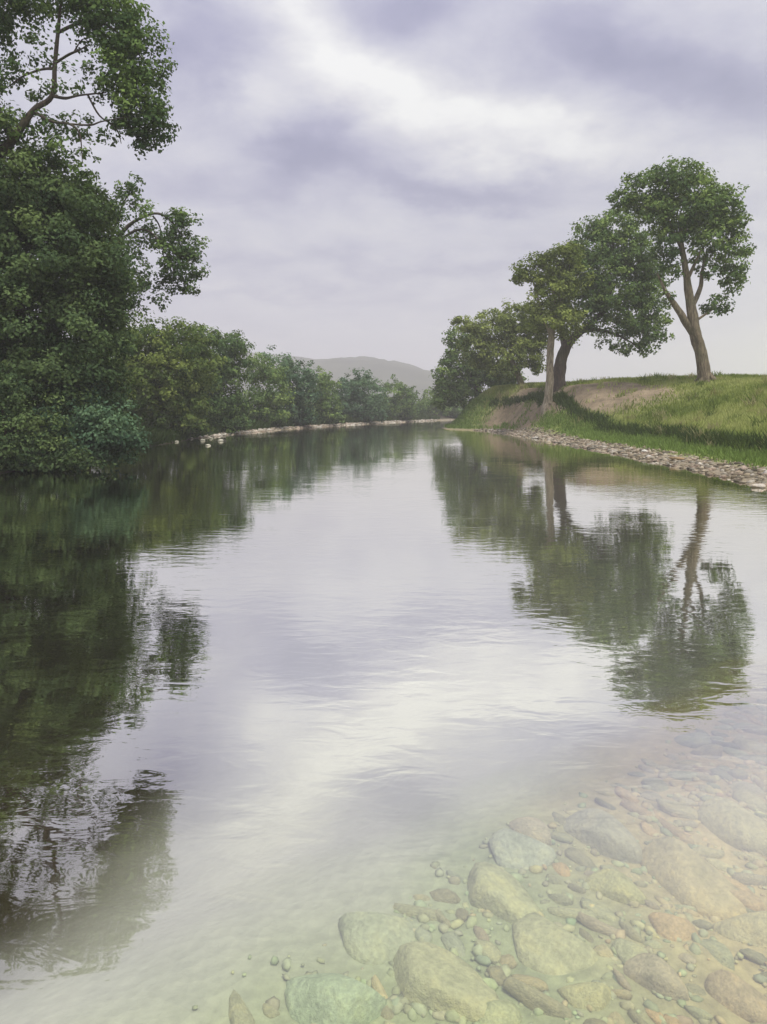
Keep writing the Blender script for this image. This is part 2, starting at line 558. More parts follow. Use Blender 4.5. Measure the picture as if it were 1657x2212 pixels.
def tube(pts, rads, sides=9, flare=0):
    pts = np.array(pts, float); n_ = len(pts)
    # refine with a Catmull-Rom pass
    if n_ > 2:
        ts = np.linspace(0, n_ - 1, (n_ - 1) * 5 + 1); out_, rr = [], []
        for t in ts:
            k = min(int(t), n_ - 2); f_ = t - k
            p0, p1, p2, p3 = pts[max(k - 1, 0)], pts[k], pts[k + 1], pts[min(k + 2, n_ - 1)]
            out_.append(.5 * (2 * p1 + (p2 - p0) * f_ + (2 * p0 - 5 * p1 + 4 * p2 - p3) * f_ ** 2 + (3 * p1 - p0 - 3 * p2 + p3) * f_ ** 3))
            rr.append(rads[k] * (1 - f_) + rads[k + 1] * f_)
        pts, rads = np.array(out_), np.array(rr)
    else:
        rads = np.array(rads, float)
    n_ = len(pts)
    tan = unit(np.gradient(pts, axis=0))
    ref = np.array([.31, .9, .12]); V = []
    for k in range(n_):
        a_ = unit(np.cross(tan[k], ref)); b_ = np.cross(tan[k], a_)
        th = np.arange(sides) / sides * 2 * math.pi
        wob = 1 + .10 * np.sin(th * 3 + k * .6) + .05 * np.sin(th * 5 + k * 1.7)
        if flare and k < 3: wob = wob * (1 + flare * (3 - k) / 3 * (.7 + .5 * np.sin(th * 4 + 1)))
        V.append(pts[k] + rads[k] * wob[:, None] * (np.cos(th)[:, None] * a_ + np.sin(th)[:, None] * b_))
    V = np.concatenate(V)
    k = np.arange(n_ - 1)[:, None] * sides; j = np.arange(sides)[None]; j2 = (j + 1) % sides
    q_ = np.stack([k + j, k + j2, k + sides + j2, k + sides + j], -1).reshape(-1, 4)
    V = np.concatenate([V, pts[-1:]])
    t_ = np.stack([(n_ - 1) * sides + np.arange(sides), (n_ - 1) * sides + (np.arange(sides) + 1) % sides, np.full(sides, len(V) - 1)], -1)
    return V, [q_, t_]


def limb(name, pts, rads, m_, parent, origin, sides=9, flare=0):
    V, Fq = tube(np.array(pts) - np.array(origin), rads, sides, flare)
    return obj(name, mesh(name, V, Fq, m_, True), parent)


def ground_at(X, Y):
    return float(height(np.array([X]), np.array([Y]))[0])


def auto_tree(name, label, cat, Y, bx, blobs, L, cols, bark, r0=.16, group=None, layers=3.6, depth=1.0, seed=0, crown='crown', stem='trunk', clump=.36, nb=4):
    """tree whose trunk rises from the bank at column bx and forks into its lobes"""
    X = (bx - CX) / F * Y
    z0 = ground_at(X, Y)
    org = np.array([X, Y, z0])
    root = empty(name, org)
    tag(root, label, cat, group)
    V, Fq, C = leaves(blobs, Y, L, *cols, layers=layers, depth=depth, seed=seed, clump=clump, origin=org)
    obj(crown, mesh(crown, V, Fq, M_leaf, False, C), root)
    cen = np.mean([at(b[0], b[1], Y + (b[5] if len(b) > 5 else 0)) for b in blobs], 0)
    top = cen * .55 + org * .45
    top[2] = z0 + (cen[2] - z0) * .55
    limb(stem, [org - (0, 0, .25), org * .6 + top * .4 + (0, 0, .1), top], [r0 * 1.25, r0, r0 * .75], bark, root, org, 8, .25)
    for b in sorted(blobs, key=lambda b: -b[2] * b[3])[:nb]:
        e = at(b[0], b[1], Y + (b[5] if len(b) > 5 else 0))
        mid = top * .5 + e * .5 + np.array([0, 0, .06 * np.linalg.norm(e - top)])
        limb('branch', [top - (0, 0, .1), mid, e], [r0 * .6, r0 * .38, r0 * .12], bark, root, org, 6)
    return root


G_DEEP = ((0.050, 0.090, 0.039), (0.107, 0.176, 0.067), (0.237, 0.346, 0.098))
G_BLUE = ((0.052, 0.097, 0.059), (0.103, 0.182, 0.104), (0.195, 0.304, 0.159))
G_LEFT = ((.050, .086, .042), (.102, .158, .066), (.20, .275, .098))
G_OLIVE = ((0.083, 0.113, 0.035), (0.192, 0.244, 0.068), (0.352, 0.419, 0.116))
G_YEL = ((.052, .090, .032), (.115, .175, .052), (.25, .31, .080))
G_MID = ((0.065, 0.114, 0.046), (0.145, 0.229, 0.078), (0.314, 0.426, 0.126))

# ---- tall overhanging tree at the left edge: limbs show in the gaps of its crown
Y = 21.0
org = np.array([-12.6, Y + 2, ground_at(-12.6, Y + 2)])
root = tag(empty('riverside_tree', org), 'tallest overhanging tree at the left edge, dark limbs showing through gaps in its crown', 'tree')
BL = [(255, 60, 75, 68), (300, 118, 60, 62), (318, 200, 52, 64), (262, 165, 52, 70), (335, 268, 42, 38), (306, 300, 30, 32), (235, 25, 70, 42), (285, 240, 45, 45),
      (100, -12, 95, 38), (185, -2, 80, 40), (20, 5, 60, 38), (-40, 20, 80, 60), (-90, 60, 90, 90), (-120, 190, 110, 110),
      (38, 105, 55, 55, .16), (92, 95, 45, 45, .12), (160, 175, 45, 50, .15), (65, 185, 55, 36, .22), (170, 75, 45, 35, .22), (15, 190, 45, 50, .35),
      (160, 268, 46, 28, .25), (218, 290, 46, 30, .25), (88, 262, 40, 26, .5), (40, 275, 50, 34, .6), (120, 320, 46, 34, .6), (176, 350, 22, 48, .45), (140, 300, 28, 36, .3), (268, 275, 40, 25, .3)]
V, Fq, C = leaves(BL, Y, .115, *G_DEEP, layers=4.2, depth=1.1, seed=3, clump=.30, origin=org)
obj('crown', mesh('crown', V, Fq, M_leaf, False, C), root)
TP = [org - (0, 0, .3), np.array([-12.5, Y + 1.6, 4.0]), at(-35, 400, Y + .8), at(28, 300, Y), at(72, 240, Y), at(112, 207, Y), at(119, 140, Y), at(126, 60, Y), at(132, 5, Y)]
limb('trunk', TP, [.34, .28, .19, .12, .085, .07, .06, .05, .03], M_bark_dark, root, org, 10, .3)
for pts, rr in (
        ([at(112, 207, Y), at(140, 212, Y - .1), at(172, 206, Y - .2), at(230, 200, Y - .2)], [.05, .04, .03, .015]),
        ([at(119, 148, Y), at(90, 150, Y + .1), at(50, 165, Y + .2), at(15, 190, Y + .3)], [.045, .035, .025, .012]),
        ([at(122, 135, Y), at(148, 118, Y - .1), at(172, 108, Y - .2), at(188, 98, Y - .2)], [.045, .035, .028, .012]),
        ([at(126, 70, Y), at(190, 45, Y), at(255, 70, Y), at(310, 130, Y)], [.055, .045, .035, .02]),
        ([at(72, 240, Y), at(110, 262, Y - .2), at(150, 268, Y - .3), at(172, 290, Y - .3), at(178, 350, Y - .3)], [.05, .04, .03, .022, .01]),
        ([at(190, 205, Y), at(215, 250, Y - .1), at(250, 275, Y - .1), at(262, 310, Y - .1)], [.03, .026, .02, .01]),
        ([at(150, 268, Y - .3), at(195, 270, Y - .3), at(222, 262, Y - .3), at(290, 250, Y - .2)], [.03, .026, .02, .01]),
        ([at(160, 112, Y - .1), at(178, 85, Y - .2), at(190, 90, Y - .3)], [.022, .016, .008]),
        ([at(28, 300, Y), at(-20, 200, Y + .5), at(-60, 60, Y + .8)], [.12, .09, .05])):
    limb('branch', pts, rr, M_bark_dark, root, org, 7)

auto_tree('riverside_tree', 'broad dark green tree massed below the tallest tree along the left edge', 'tree', 21.6, -30,
          [(20, 320, 90, 70), (95, 395, 85, 60), (10, 430, 130, 110), (150, 455, 95, 70), (80, 560, 150, 110), (205, 565, 80, 85), (228, 645, 62, 80), (60, 700, 150, 110),
           (180, 725, 100, 90), (90, 830, 140, 100), (60, 520, 130, 130, 1, 1.6), (90, 700, 140, 130, 1, 1.6), (-90, 500, 130, 170), (-90, 750, 130, 170), (170, 830, 100, 80)],
          .11, G_LEFT, M_bark_dark, .3, layers=5.4, depth=1.2, seed=5, clump=.42)

# ---- second tree with the loose side branch over the river
Y = 29.0
org = np.array([-11.8, Y, ground_at(-11.8, Y)])
root = tag(empty('riverside_tree', org), 'left bank tree whose loose drooping side branch hangs out against the sky', 'tree')
BL = [(392, 510, 40, 52), (400, 575, 38, 52), (365, 590, 36, 50, .7), (352, 545, 36, 50, .45), (305, 480, 34, 36, .55), (292, 400, 26, 20, .5), (262, 412, 26, 22, .5), (300, 440, 22, 20, .45),
      (345, 640, 26, 22, .4), (410, 625, 22, 20, .35), (380, 470, 28, 20, .7), (320, 600, 22, 50, .3),
      (230, 520, 70, 110), (190, 430, 60, 50, .8), (255, 620, 45, 80, .9), (220, 700, 80, 80), (130, 480, 100, 90)]
V, Fq, C = leaves(BL, Y, .13, *G_DEEP, layers=4.0, depth=1.0, seed=9, clump=.32, origin=org)
obj('crown', mesh('crown', V, Fq, M_leaf, False, C), root)
limb('trunk', [org - (0, 0, .3), at(190, 760, Y), at(215, 620, Y), at(205, 500, Y), at(195, 420, Y)], [.30, .24, .19, .13, .06], M_bark_dark, root, org, 9, .3)
for pts, rr in (
        ([at(213, 600, Y), at(265, 500, Y), at(325, 463, Y), at(362, 471, Y), at(395, 510, Y)], [.09, .075, .05, .04, .02]),
        ([at(245, 530, Y), at(295, 497, Y - .2), at(332, 507, Y - .3), at(365, 560, Y - .3)], [.06, .045, .035, .015]),
        ([at(330, 466, Y), at(345, 490, Y + .2), at(352, 540, Y + .2), at(360, 600, Y + .2)], [.035, .03, .022, .01]),
        ([at(225, 560, Y), at(262, 450, Y + .2), at(292, 395, Y + .3)], [.05, .035, .012])):
    limb('branch', pts, rr, M_bark_dark, root, org, 7)

# ---- bushes leaning over the water at the left edge
auto_tree('waterside_shrub', 'rounded blue-green bush leaning furthest out over the dark water at left', 'shrub', 20.5, -5,
          [(230, 925, 82, 58), (170, 950, 90, 45), (270, 945, 42, 38), (150, 905, 80, 55), (210, 972, 80, 30), (120, 985, 90, 26)], .10, G_BLUE, M_bark_dark, .08, seed=11, crown='foliage', stem='stem', clump=.26)
auto_tree('waterside_shrub', 'dull green bush filling the lower left corner of the foliage at the frame edge', 'shrub', 19.6, -20,
          [(40, 930, 90, 70), (100, 975, 90, 36), (0, 860, 80, 70), (60, 1000, 80, 24), (150, 1000, 70, 18), (-60, 930, 90, 80)], .09, G_LEFT, M_bark_dark, .08, seed=12, crown='foliage', stem='stem', clump=.26)
auto_tree('waterside_shrub', 'grey-green bush above and behind the rounded blue-green bush', 'shrub', 22.0, 5,
          [(130, 835, 95, 60), (60, 800, 80, 60), (200, 870, 70, 50), (20, 760, 60, 60)], .11, G_BLUE, M_bark_dark, .10, seed=13, crown='foliage', stem='stem', clump=.30)

# ---- hedge of trees running away along the left bank
G_H = 'trees receding along the left bank'
hedge = [
    ('yellow-green topped tree, nearest of the row receding along the left bank', 36, 345, [(325, 738, 62, 48), (395, 735, 66, 42), (350, 800, 100, 70), (300, 830, 70, 90), (360, 880, 90, 62), (270, 790, 60, 90), (290, 910, 60, 40), (410, 800, 50, 70), (240, 860, 60, 80)], G_YEL, .15),
    ('dark square-shouldered tree beside the yellow-green topped tree', 43, 455, [(465, 770, 62, 62), (500, 750, 38, 36), (490, 830, 58, 80), (430, 830, 55, 75), (470, 890, 80, 42), (400, 895, 60, 36), (448, 728, 44, 22)], G_DEEP, .16),
    ('round green tree just past the dark square-shouldered tree', 50, 575, [(575, 835, 44, 50), (560, 880, 46, 36), (590, 878, 40, 36), (560, 795, 34, 30)], G_MID, .17),
    ('blue-green tree with a sloping top behind the round green tree', 57, 625, [(600, 795, 40, 36), (635, 815, 45, 40), (660, 850, 36, 45), (625, 870, 40, 36)], G_BLUE, .19),
    ('narrow mid-green tree in the middle of the left bank row', 63, 695, [(690, 845, 32, 40), (712, 870, 28, 34), (680, 880, 28, 30), (700, 822, 22, 18)], G_MID, .20),
    ('domed green tree with the highest top in the far left row', 72, 770, [(765, 835, 34, 34), (790, 845, 32, 34), (745, 860, 32, 36), (775, 880, 46, 26), (812, 868, 24, 32)], G_BLUE, .22),
    ('dark domed tree at the far end of the left bank row', 82, 855, [(850, 850, 34, 30), (875, 862, 26, 30), (835, 880, 34, 24), (870, 888, 34, 18)], G_DEEP, .24),
    ('small pale tree closing the river bend in the middle distance', 103, 930, [(930, 868, 30, 26), (908, 880, 22, 18), (955, 876, 26, 22), (985, 880, 30, 20)], G_MID, .28),
]
for k, (lab, Y0, bx, bl, cols, L) in enumerate(hedge):
    # stand each tree on the bank, a little behind the gravel
    Ys = np.arange(34, 125, .25)
    ok = shore_l(Ys) - (bx - CX) / F * Ys > (1.6 if Y0 < 90 else -50)
    Y = float(Ys[ok][0]) if Y0 < 90 else Y0
    gy_ = HY + (CAM_Z - .25) * F / Y
    xs = [b[0] for b in bl]
    x0, x1 = min(xs) - 10, max(xs) + 12
    skirt = [(x_, gy_ - 17, 30, 15, .9, -.3) for x_ in np.arange(x0, x1 + 1, 24)]
    auto_tree('bank_tree', lab, 'tree', Y, bx, bl + skirt, L * Y / Y0, cols, M_bark_dark, .16, G_H, layers=4.6, depth=1.3, seed=20 + k, clump=.45, nb=3)

# ---- right bank: tall forked tree
Y = 40.0
X = (1524 - CX) / F * Y
org = np.array([X, Y, ground_at(X, Y)])
root = tag(empty('forked_tree', org), 'tall tree with forked tan trunk standing alone on the right grassy crest', 'tree')
BL = [(1462, 378, 62, 36), (1400, 408, 62, 42), (1515, 412, 66, 46), (1347, 432, 32, 22), (1465, 450, 80, 50), (1562, 445, 46, 38), (1415, 455, 50, 30), (1447, 530, 32, 50),
      (1545, 515, 56, 52), (1590, 562, 30, 40), (1580, 600, 30, 26), (1520, 470, 50, 45), (1462, 588, 20, 28, .5), (1552, 660, 26, 24), (1535, 583, 30, 22, .6),
      (1436, 640, 24, 16, .4), (1500, 548, 22, 20, .5), (1430, 500, 22, 24, .7), (1590, 490, 26, 30)]
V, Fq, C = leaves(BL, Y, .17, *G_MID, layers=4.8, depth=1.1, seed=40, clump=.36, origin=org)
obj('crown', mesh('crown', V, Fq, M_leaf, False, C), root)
limb('trunk', [org - (0, 0, .3), at(1521, 812, Y), at(1513, 760, Y), at(1500, 710, Y), at(1492, 660, Y), at(1484, 600, Y), at(1474, 540, Y), at(1468, 470, Y)],
     [.44, .34, .31, .31, .25, .18, .13, .06], M_bark_tan, root, org, 12, .5)
for pts, rr in (
        ([at(1503, 725, Y), at(1478, 690, Y), at(1455, 655, Y - .1), at(1436, 625, Y - .2), at(1420, 590, Y - .2)], [.24, .20, .15, .09, .03]),
        ([at(1494, 665, Y), at(1512, 625, Y + .1), at(1517, 585, Y + .2), at(1528, 540, Y + .3)], [.15, .12, .09, .03]),
        ([at(1485, 605, Y), at(1500, 572, Y - .1), at(1515, 540, Y - .2), at(1545, 500, Y - .2)], [.11, .08, .06, .02]),
        ([at(1508, 690, Y), at(1530, 675, Y), at(1550, 660, Y)], [.07, .05, .02]),
        ([at(1474, 540, Y), at(1440, 470, Y), at(1400, 415, Y)], [.10, .07, .02]),
        ([at(1472, 520, Y), at(1500, 450, Y), at(1520, 415, Y)], [.09, .06, .02])):
    limb('branch', pts, rr, M_bark_tan, root, org, 8)

for a_, l_ in (((-2.6, 1.0), (-1.7, .8), (-.7, 1.1), (.6, .9), (2.4, 1.0))):
    p_ = org + np.array([math.cos(a_) * l_, math.sin(a_) * l_, 0]); p_[2] = ground_at(p_[0], p_[1])
    m_ = org * .55 + p_ * .45; m_[2] = ground_at(m_[0], m_[1]) + .07
    limb('root', [org + (math.cos(a_) * .12, math.sin(a_) * .12, .42), m_, p_ - (0, 0, .1)], [.20, .13, .04], M_bark_tan, root, org, 7)

# ---- right bank: dark spreading tree with curved trunk
Y = 49.0
X = (1207 - CX) / F * Y
org = np.array([X, Y, ground_at(X, Y)])
root = tag(empty('spreading_tree', org), 'spreading dark green tree with a dark curved trunk arching right over the bare slope', 'tree')
BL = [(1330, 490, 56, 36), (1288, 540, 72, 55), (1360, 545, 62, 60), (1398, 588, 42, 44), (1250, 590, 62, 55), (1330, 622, 90, 62), (1400, 645, 40, 50), (1268, 655, 66, 50),
      (1345, 700, 66, 34), (1392, 715, 40, 34), (1368, 752, 48, 18, .7), (1312, 738, 26, 18, .4), (1428, 690, 20, 36, .5), (1442, 728, 16, 10, .4), (1285, 500, 30, 24)]
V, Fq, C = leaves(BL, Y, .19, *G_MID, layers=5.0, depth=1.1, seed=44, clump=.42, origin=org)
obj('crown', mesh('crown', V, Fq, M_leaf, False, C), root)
limb('trunk', [org - (0, 0, .3), at(1208, 800, Y), at(1216, 765, Y), at(1238, 730, Y), at(1268, 705, Y), at(1305, 670, Y), at(1330, 610, Y)],
     [.50, .42, .36, .28, .22, .16, .06], M_bark_dark, root, org, 11, .35)
for pts, rr in (
        ([at(1252, 718, Y), at(1290, 712, Y - .2), at(1330, 722, Y - .3), at(1372, 745, Y - .3)], [.15, .12, .09, .03]),
        ([at(1222, 755, Y), at(1212, 700, Y + .2), at(1225, 640, Y + .3), at(1250, 590, Y + .3)], [.22, .16, .12, .04]),
        ([at(1300, 675, Y), at(1350, 640, Y), at(1395, 600, Y)], [.12, .08, .03]),
        ([at(1315, 650, Y), at(1320, 560, Y), at(1332, 495, Y)], [.10, .07, .02])):
    limb('branch', pts, rr, M_bark_dark, root, org, 8)

for a_, l_ in (((-2.8, .9), (-1.9, 1.0), (-.9, 1.0), (.3, .9))):
    p_ = org + np.array([math.cos(a_) * l_, math.sin(a_) * l_, 0]); p_[2] = ground_at(p_[0], p_[1])
    m_ = org * .55 + p_ * .45; m_[2] = ground_at(m_[0], m_[1]) + .07
    limb('root', [org + (math.cos(a_) * .12, math.sin(a_) * .12, .42), m_, p_ - (0, 0, .1)], [.20, .13, .04], M_bark_dark, root, org, 7)

# ---- right bank: pale trunk in front
Y = 46.0
X = (1184 - CX) / F * Y
org = np.array([X, Y, ground_at(X, Y)])
root = tag(empty('pale_trunk_tree', org), 'olive tree on a pale straight trunk, rooted low on the bare earth slope', 'tree')
BL = [(1160, 588, 46, 32), (1205, 558, 50, 32), (1128, 602, 20, 16, .8), (1190, 635, 52, 46), (1182, 695, 52, 44), (1225, 700, 40, 34, .9), (1232, 600, 40, 44), (1235, 545, 30, 20), (1115, 600, 12, 12, .7)]
V, Fq, C = leaves(BL, Y, .18, *G_OLIVE, layers=5.0, depth=1.1, seed=47, clump=.40, origin=org)
obj('crown', mesh('crown', V, Fq, M_leaf, False, C), root)
limb('trunk', [org - (0, 0, .35), at(1187, 830, Y), at(1188, 780, Y), at(1192, 720, Y), at(1196, 650, Y), at(1200, 590, Y)], [.30, .24, .22, .20, .15, .06], M_bark_pale, root, org, 11, .5)
for pts, rr in (([at(1192, 725, Y), at(1172, 680, Y), at(1150, 600, Y)], [.15, .1, .03]), ([at(1194, 690, Y), at(1218, 640, Y), at(1232, 560, Y)], [.14, .1, .03])):
    limb('branch', pts, rr, M_bark_pale, root, org, 7)
for e_ in ((1172, 897, -.5), (1197, 893, -.4), (1163, 882, .2)):
    p_ = at(e_[0], e_[1], Y + e_[2]); p_[2] = ground_at(p_[0], p_[1]) - .02
    limb('root', [org + (0, -.05, .25), org * .5 + p_ * .5 + (0, -.05, .06), p_ - (0, 0, .08)], [.20, .15, .05], M_bark_pale, root, org, 7)

G_R = 'trees on the far end of the right bank'
auto_tree('bank_tree', 'olive green rounded tree stepping down behind the pale trunk', 'tree', 57, 1130,
          [(1108, 690, 56, 40), (1060, 720, 46, 42), (1132, 740, 46, 46), (1082, 770, 62, 46), (1012, 702, 28, 20), (985, 692, 16, 11, .8), (1155, 765, 26, 46), (1030, 745, 40, 40), (1165, 700, 36, 40)],
          .20, G_OLIVE, M_bark_pale, .24, G_R, layers=5.0, seed=50, clump=.42)
auto_tree('bank_tree', 'lowest dark green tree ending the right bank row above the river bend', 'tree', 62, 1040,
          [(1000, 775, 42, 52), (1040, 800, 56, 40), (980, 835, 40, 40), (962, 820, 24, 50), (1080, 815, 50, 26), (1010, 850, 46, 28), (985, 730, 30, 26), (950, 862, 22, 24), (1100, 800, 30, 36)],
          .21, G_MID, M_bark_dark, .22, G_R, layers=5.0, seed=51, clump=.42)


# ------------------------------------------------------------------ grass (uncountable)
def blades(name, label, X, Y, Hh, Wd, C, lean=.35, seed=0):
    r = np.random.default_rng(seed)
    Z = height(X, Y)
    P = np.stack([X, Y, Z - .01], -1)
    th = r.random(len(X)) * 2 * math.pi
    sd_ = np.stack([np.cos(th), np.sin(th), th * 0], -1) * (Wd * (.7 + .6 * r.random(len(X))))[:, None]
    tip = np.stack([r.normal(size=len(X)) * lean, r.normal(size=len(X)) * lean, np.ones(len(X))], -1) * (Hh * (.6 + .8 * r.random(len(X))))[:, None]
    mid = tip * .55 + np.array([0, 0, .06]) * Hh[:, None]
    V = np.stack([P - sd_, P + sd_, P + mid + sd_ * .7, P + tip, P + mid - sd_ * .7], 1).reshape(-1, 3)
    Fp = np.arange(len(V)).reshape(-1, 5)
    o = obj(name, mesh(name, V, Fp, M_grass, False, np.clip(np.repeat(C, 5, 0), .004, 1)))
    tag(o, label, 'grass', kind='stuff')
    return o


r = np.random.default_rng(77)
nb_ = 230000
Y_ = 9 + 53 * r.random(nb_) ** 1.15
s_ = .3 + 17.7 * r.random(nb_) ** 1.35
X_ = shore_r(Y_) + s_
em = earth_mask(X_, Y_)
kp = (r.random(nb_) > em * (.99 - .25 * (fbm(X_ * 1.3, Y_ * 1.3, 64) > .62))) & (r.random(nb_) < sstep(.9 - .8 * sstep(46, 54, Y_), 1.9 - .9 * sstep(46, 54, Y_), s_ + .7 * (fbm(X_, Y_, 61) - .5)))
X_, Y_, s_ = X_[kp], Y_[kp], s_[kp]
pt = fbm(X_ * .45, Y_ * .3, 62)[:, None]
t_ = np.clip((pt - .5) * 2.6 + .5 + .18 * r.normal(size=pt.shape), 0, 1)
g0, g1, g2 = np.array([.19, .25, .065]), np.array([.36, .42, .12]), np.array([.52, .55, .21])
C_ = np.where(t_ < .5, g0 + (g1 - g0) * 2 * t_, g1 + (g2 - g1) * (2 * t_ - 1))
lush = (1 - sstep(2.6, 3.6, s_))[:, None]
C_ = C_ * (1 - lush) + np.array([.23, .33, .09]) * (.7 + .6 * r.random((len(s_), 1))) * lush
blades('bank_grass', 'yellow-green meadow grass covering the right bank', X_, Y_, .10 + .05 * r.random(len(X_)) + Y_ * .0012, .010 + Y_ * .00035, C_, seed=78)
# coarse sedge along the lip of the bank
nb_ = 9000
Y_ = 9 + 47 * r.random(nb_)
s_ = 2.65 +   .16 * r.normal(size=nb_) + .5 * (vnoise(Y_ * .5, Y_ * 0, 66) - .5)
X_ = shore_r(Y_) + s_
C_ = np.array([.075, .115, .04]) * (.55 + .8 * r.random((nb_, 1)))
blades('sedge', 'dark coarse sedge tufts along the lip of the right bank', X_, Y_, .22 + .16 * r.random(nb_), .012 + Y_ * .0003, C_, .5, seed=79)
# loose tussocks and seeding stalks breaking up the meadow
nt = 300
ty = 11 + 46 * r.random(nt); ts_ = 2.2 + 12 * r.random(nt) ** 1.3
tx = shore_r(ty) + ts_
ok = earth_mask(tx, ty) < .9
tx, ty = tx[ok], ty[ok]
k_ = np.repeat(np.arange(len(tx)), 34)
X_ = tx[k_] + .13 * r.normal(size=len(k_)); Y_ = ty[k_] + .13 * r.normal(size=len(k_))
pal = np.array([[.16, .22, .06], [.40, .38, .16], [.24, .31, .08], [.46, .42, .22]])[r.integers(0, 4, len(tx))]
C_ = pal[k_] * (.7 + .6 * r.random((len(k_), 1)))
blades('tussock_grass', 'taller tussocks and straw coloured stalks scattered over the right bank', X_, Y_, (.16 + .26 * r.random(len(tx)))[k_], .008 + Y_ * .0003, C_, .42, seed=81)
# rough growth at the foot of the left trees
nb_ = 26000
Y_ = 18 + 80 * r.random(nb_)
wl = np.interp(Y_, [38, 46, 56, 90, 110], [0, .4, .6, .8, .7])
X_ = shore_l(Y_) - wl - .1 - 2.6 * r.random(nb_)
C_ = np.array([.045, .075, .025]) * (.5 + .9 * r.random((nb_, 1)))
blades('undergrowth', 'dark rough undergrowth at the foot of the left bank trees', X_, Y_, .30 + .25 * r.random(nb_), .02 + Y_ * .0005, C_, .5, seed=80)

# ------------------------------------------------------------------ stones


def stone_mesh(seed, sub=2, flat=.6):
    import bmesh
    bm = bmesh.new()
    bmesh.ops.create_icosphere(bm, subdivisions=sub, radius=1)
    r = np.random.default_rng(seed)
    dirs = unit(r.normal(size=(9, 3))); amp = r.normal(size=9) * .16
    cuts = unit(r.normal(size=(10, 3))); lim = .60 + .28 * r.random(10)
    for v_ in bm.verts:
        p_ = np.array(v_.co)
        f_ = 1 + float(np.sum(amp * np.cos(2.2 * (dirs @ p_) + np.arange(9))))* .6
        p_ = p_ * f_
        for cdir, lm in zip(cuts, lim):
            d_ = float(p_ @ cdir)
            if d_ > lm: p_ = p_ - cdir * (d_ - lm) * .85
        v_.co = Vector(p_ * np.array([1, .72, flat]))
    me = bpy.data.meshes.new('stone')
    bm.to_mesh(me); bm.free()
    me.polygons.foreach_set('use_smooth', np.full(len(me.polygons), True))
    me.materials.append(M_stone)
    return me


SM = [stone_mesh(100 + k, 2, .5 + .06 * (k % 4)) for k in range(8)]
SS = [stone_mesh(130 + k, 1, .5 + .05 * (k % 4)) for k in range(6)]
SB = [stone_mesh(150 + k, 3, .5 + .04 * (k % 5)) for k in range(6)]


def stone(name, me, loc, size, rz, color, label, cat='stone', group=None, tilt=.15):
    o = obj(name, me, None, loc)
    o.scale = (size,) * 3 if not isinstance(size, tuple) else size
    o.rotation_euler = (random.uniform(-tilt, tilt), random.uniform(-tilt, tilt), rz)
    o.color = (*color, 1)
    tag(o, label, cat, group)
    return o


random.seed(5)
STRIP_W = ['tan', 'cream', 'brown', 'pinkish', 'dark', 'whitish']
STRIP = [(.44, .38, .29), (.56, .50, .41), (.30, .25, .18), (.50, .40, .33), (.20, .18, .14), (.64, .60, .54)]
LAB_R = '%s flat stone in the stony strip between water and grass on the right bank'
GRP_R = 'stones of the right shoreline strip'
for k in range(290):
    t = random.random()
    Y = 14.5 + 39 * t ** .85
    s = random.uniform(-.25, 1.05) * (1.0 if Y < 40 else .8)
    X = float(shore_r(np.array([Y]))[0]) + s
    z = ground_at(X, Y)
    sz = (.045 + .12 * random.random() ** 2.2) * (1 + Y * .008)
    ci = random.randrange(6); cc = STRIP[ci]; f_ = random.uniform(.9, 1.08)
    stone('shore_stone', random.choice(SS), (X, Y, z + sz * .12), (sz * random.uniform(1.0, 1.6), sz, sz * random.uniform(.7, 1.1)), random.uniform(-1.5, 1.5), tuple(c * f_ for c in cc), LAB_R % STRIP_W[ci], 'stone', STRIP_W[ci] + ' ' + GRP_R)
p_ = at(1392, 984, 26.0)
stone('shore_stone', SM[2], (p_[0], 26.0, ground_at(p_[0], 26.0) + .06), (.17, .13, .14), .3, (.78, .76, .70), 'brightest white stone midway along the right shoreline strip')
p_ = at(1445, 1000, 22.5)
stone('shore_stone', SM[4], (p_[0] + .25, 22.5, ground_at(p_[0] + .25, 22.5) + .05), (.24, .17, .13), -.2, (.42, .30, .17), 'ochre brown slab among the pale stones of the right shoreline strip')
p_ = at(1640, 1052, 15.7)
stone('shore_stone', SM[5], (p_[0], 15.7, .03), (.2, .13, .11), .1, (.66, .60, .52), 'pale stone at the right frame edge where the strip meets the water')
LAB_L = 'small %s stone in the gravel strip below the left bank trees'
GRP_L = 'stones of the left bank gravel strip'
for k in range(110):
    Y = 42 + 44 * random.random() ** 1.2
    wl = float(np.interp(Y, [38, 46, 56, 90], [.1, .5, .8, 1.0]))
    s = random.uniform(-.35, wl)
    X = float(shore_l(np.array([Y]))[0]) - s
    sz = random.uniform(.09, .2)
    ci = random.randrange(6); cc = STRIP[ci]; f_ = random.uniform(1.0, 1.15)
    stone('gravel_stone', random.choice(SS), (X, Y, max(ground_at(X, Y), -.03) + sz * .15), (sz * 1.3, sz, sz * .75), random.uniform(-.6, .6), tuple(c * f_ for c in cc), LAB_L % STRIP_W[ci], 'stone', STRIP_W[ci] + ' ' + GRP_L)
for (vx, vy, lab) in ((382, 953, 'leftmost tiny pale stone showing above the dark water below the left trees'),
                      (414, 946, 'pale stone in dark water, second from the left of the outlying stones'),
                      (439, 950, 'pale stone at the centre of the outlying cluster off the left bank'),
                      (456, 946, 'pale stone at the upper right of the outlying cluster off the left bank'),
                      (449, 961, 'outlying pale stone lying lowest and nearest the viewer off the left bank'),
                      (477, 951, 'largest outlying pale stone at the tip of the left gravel strip')):
    Y = CAM_Z * F / (vy + 2 - HY)
    sz = .10 if vx != 477 else .15
    X = (vx - CX) / F * Y
    stone('outlying_stone', SM[int(vx) % 8], (X, Y, .03), (sz * 1.2, sz, sz), .4, (.60, .58, .48), lab)

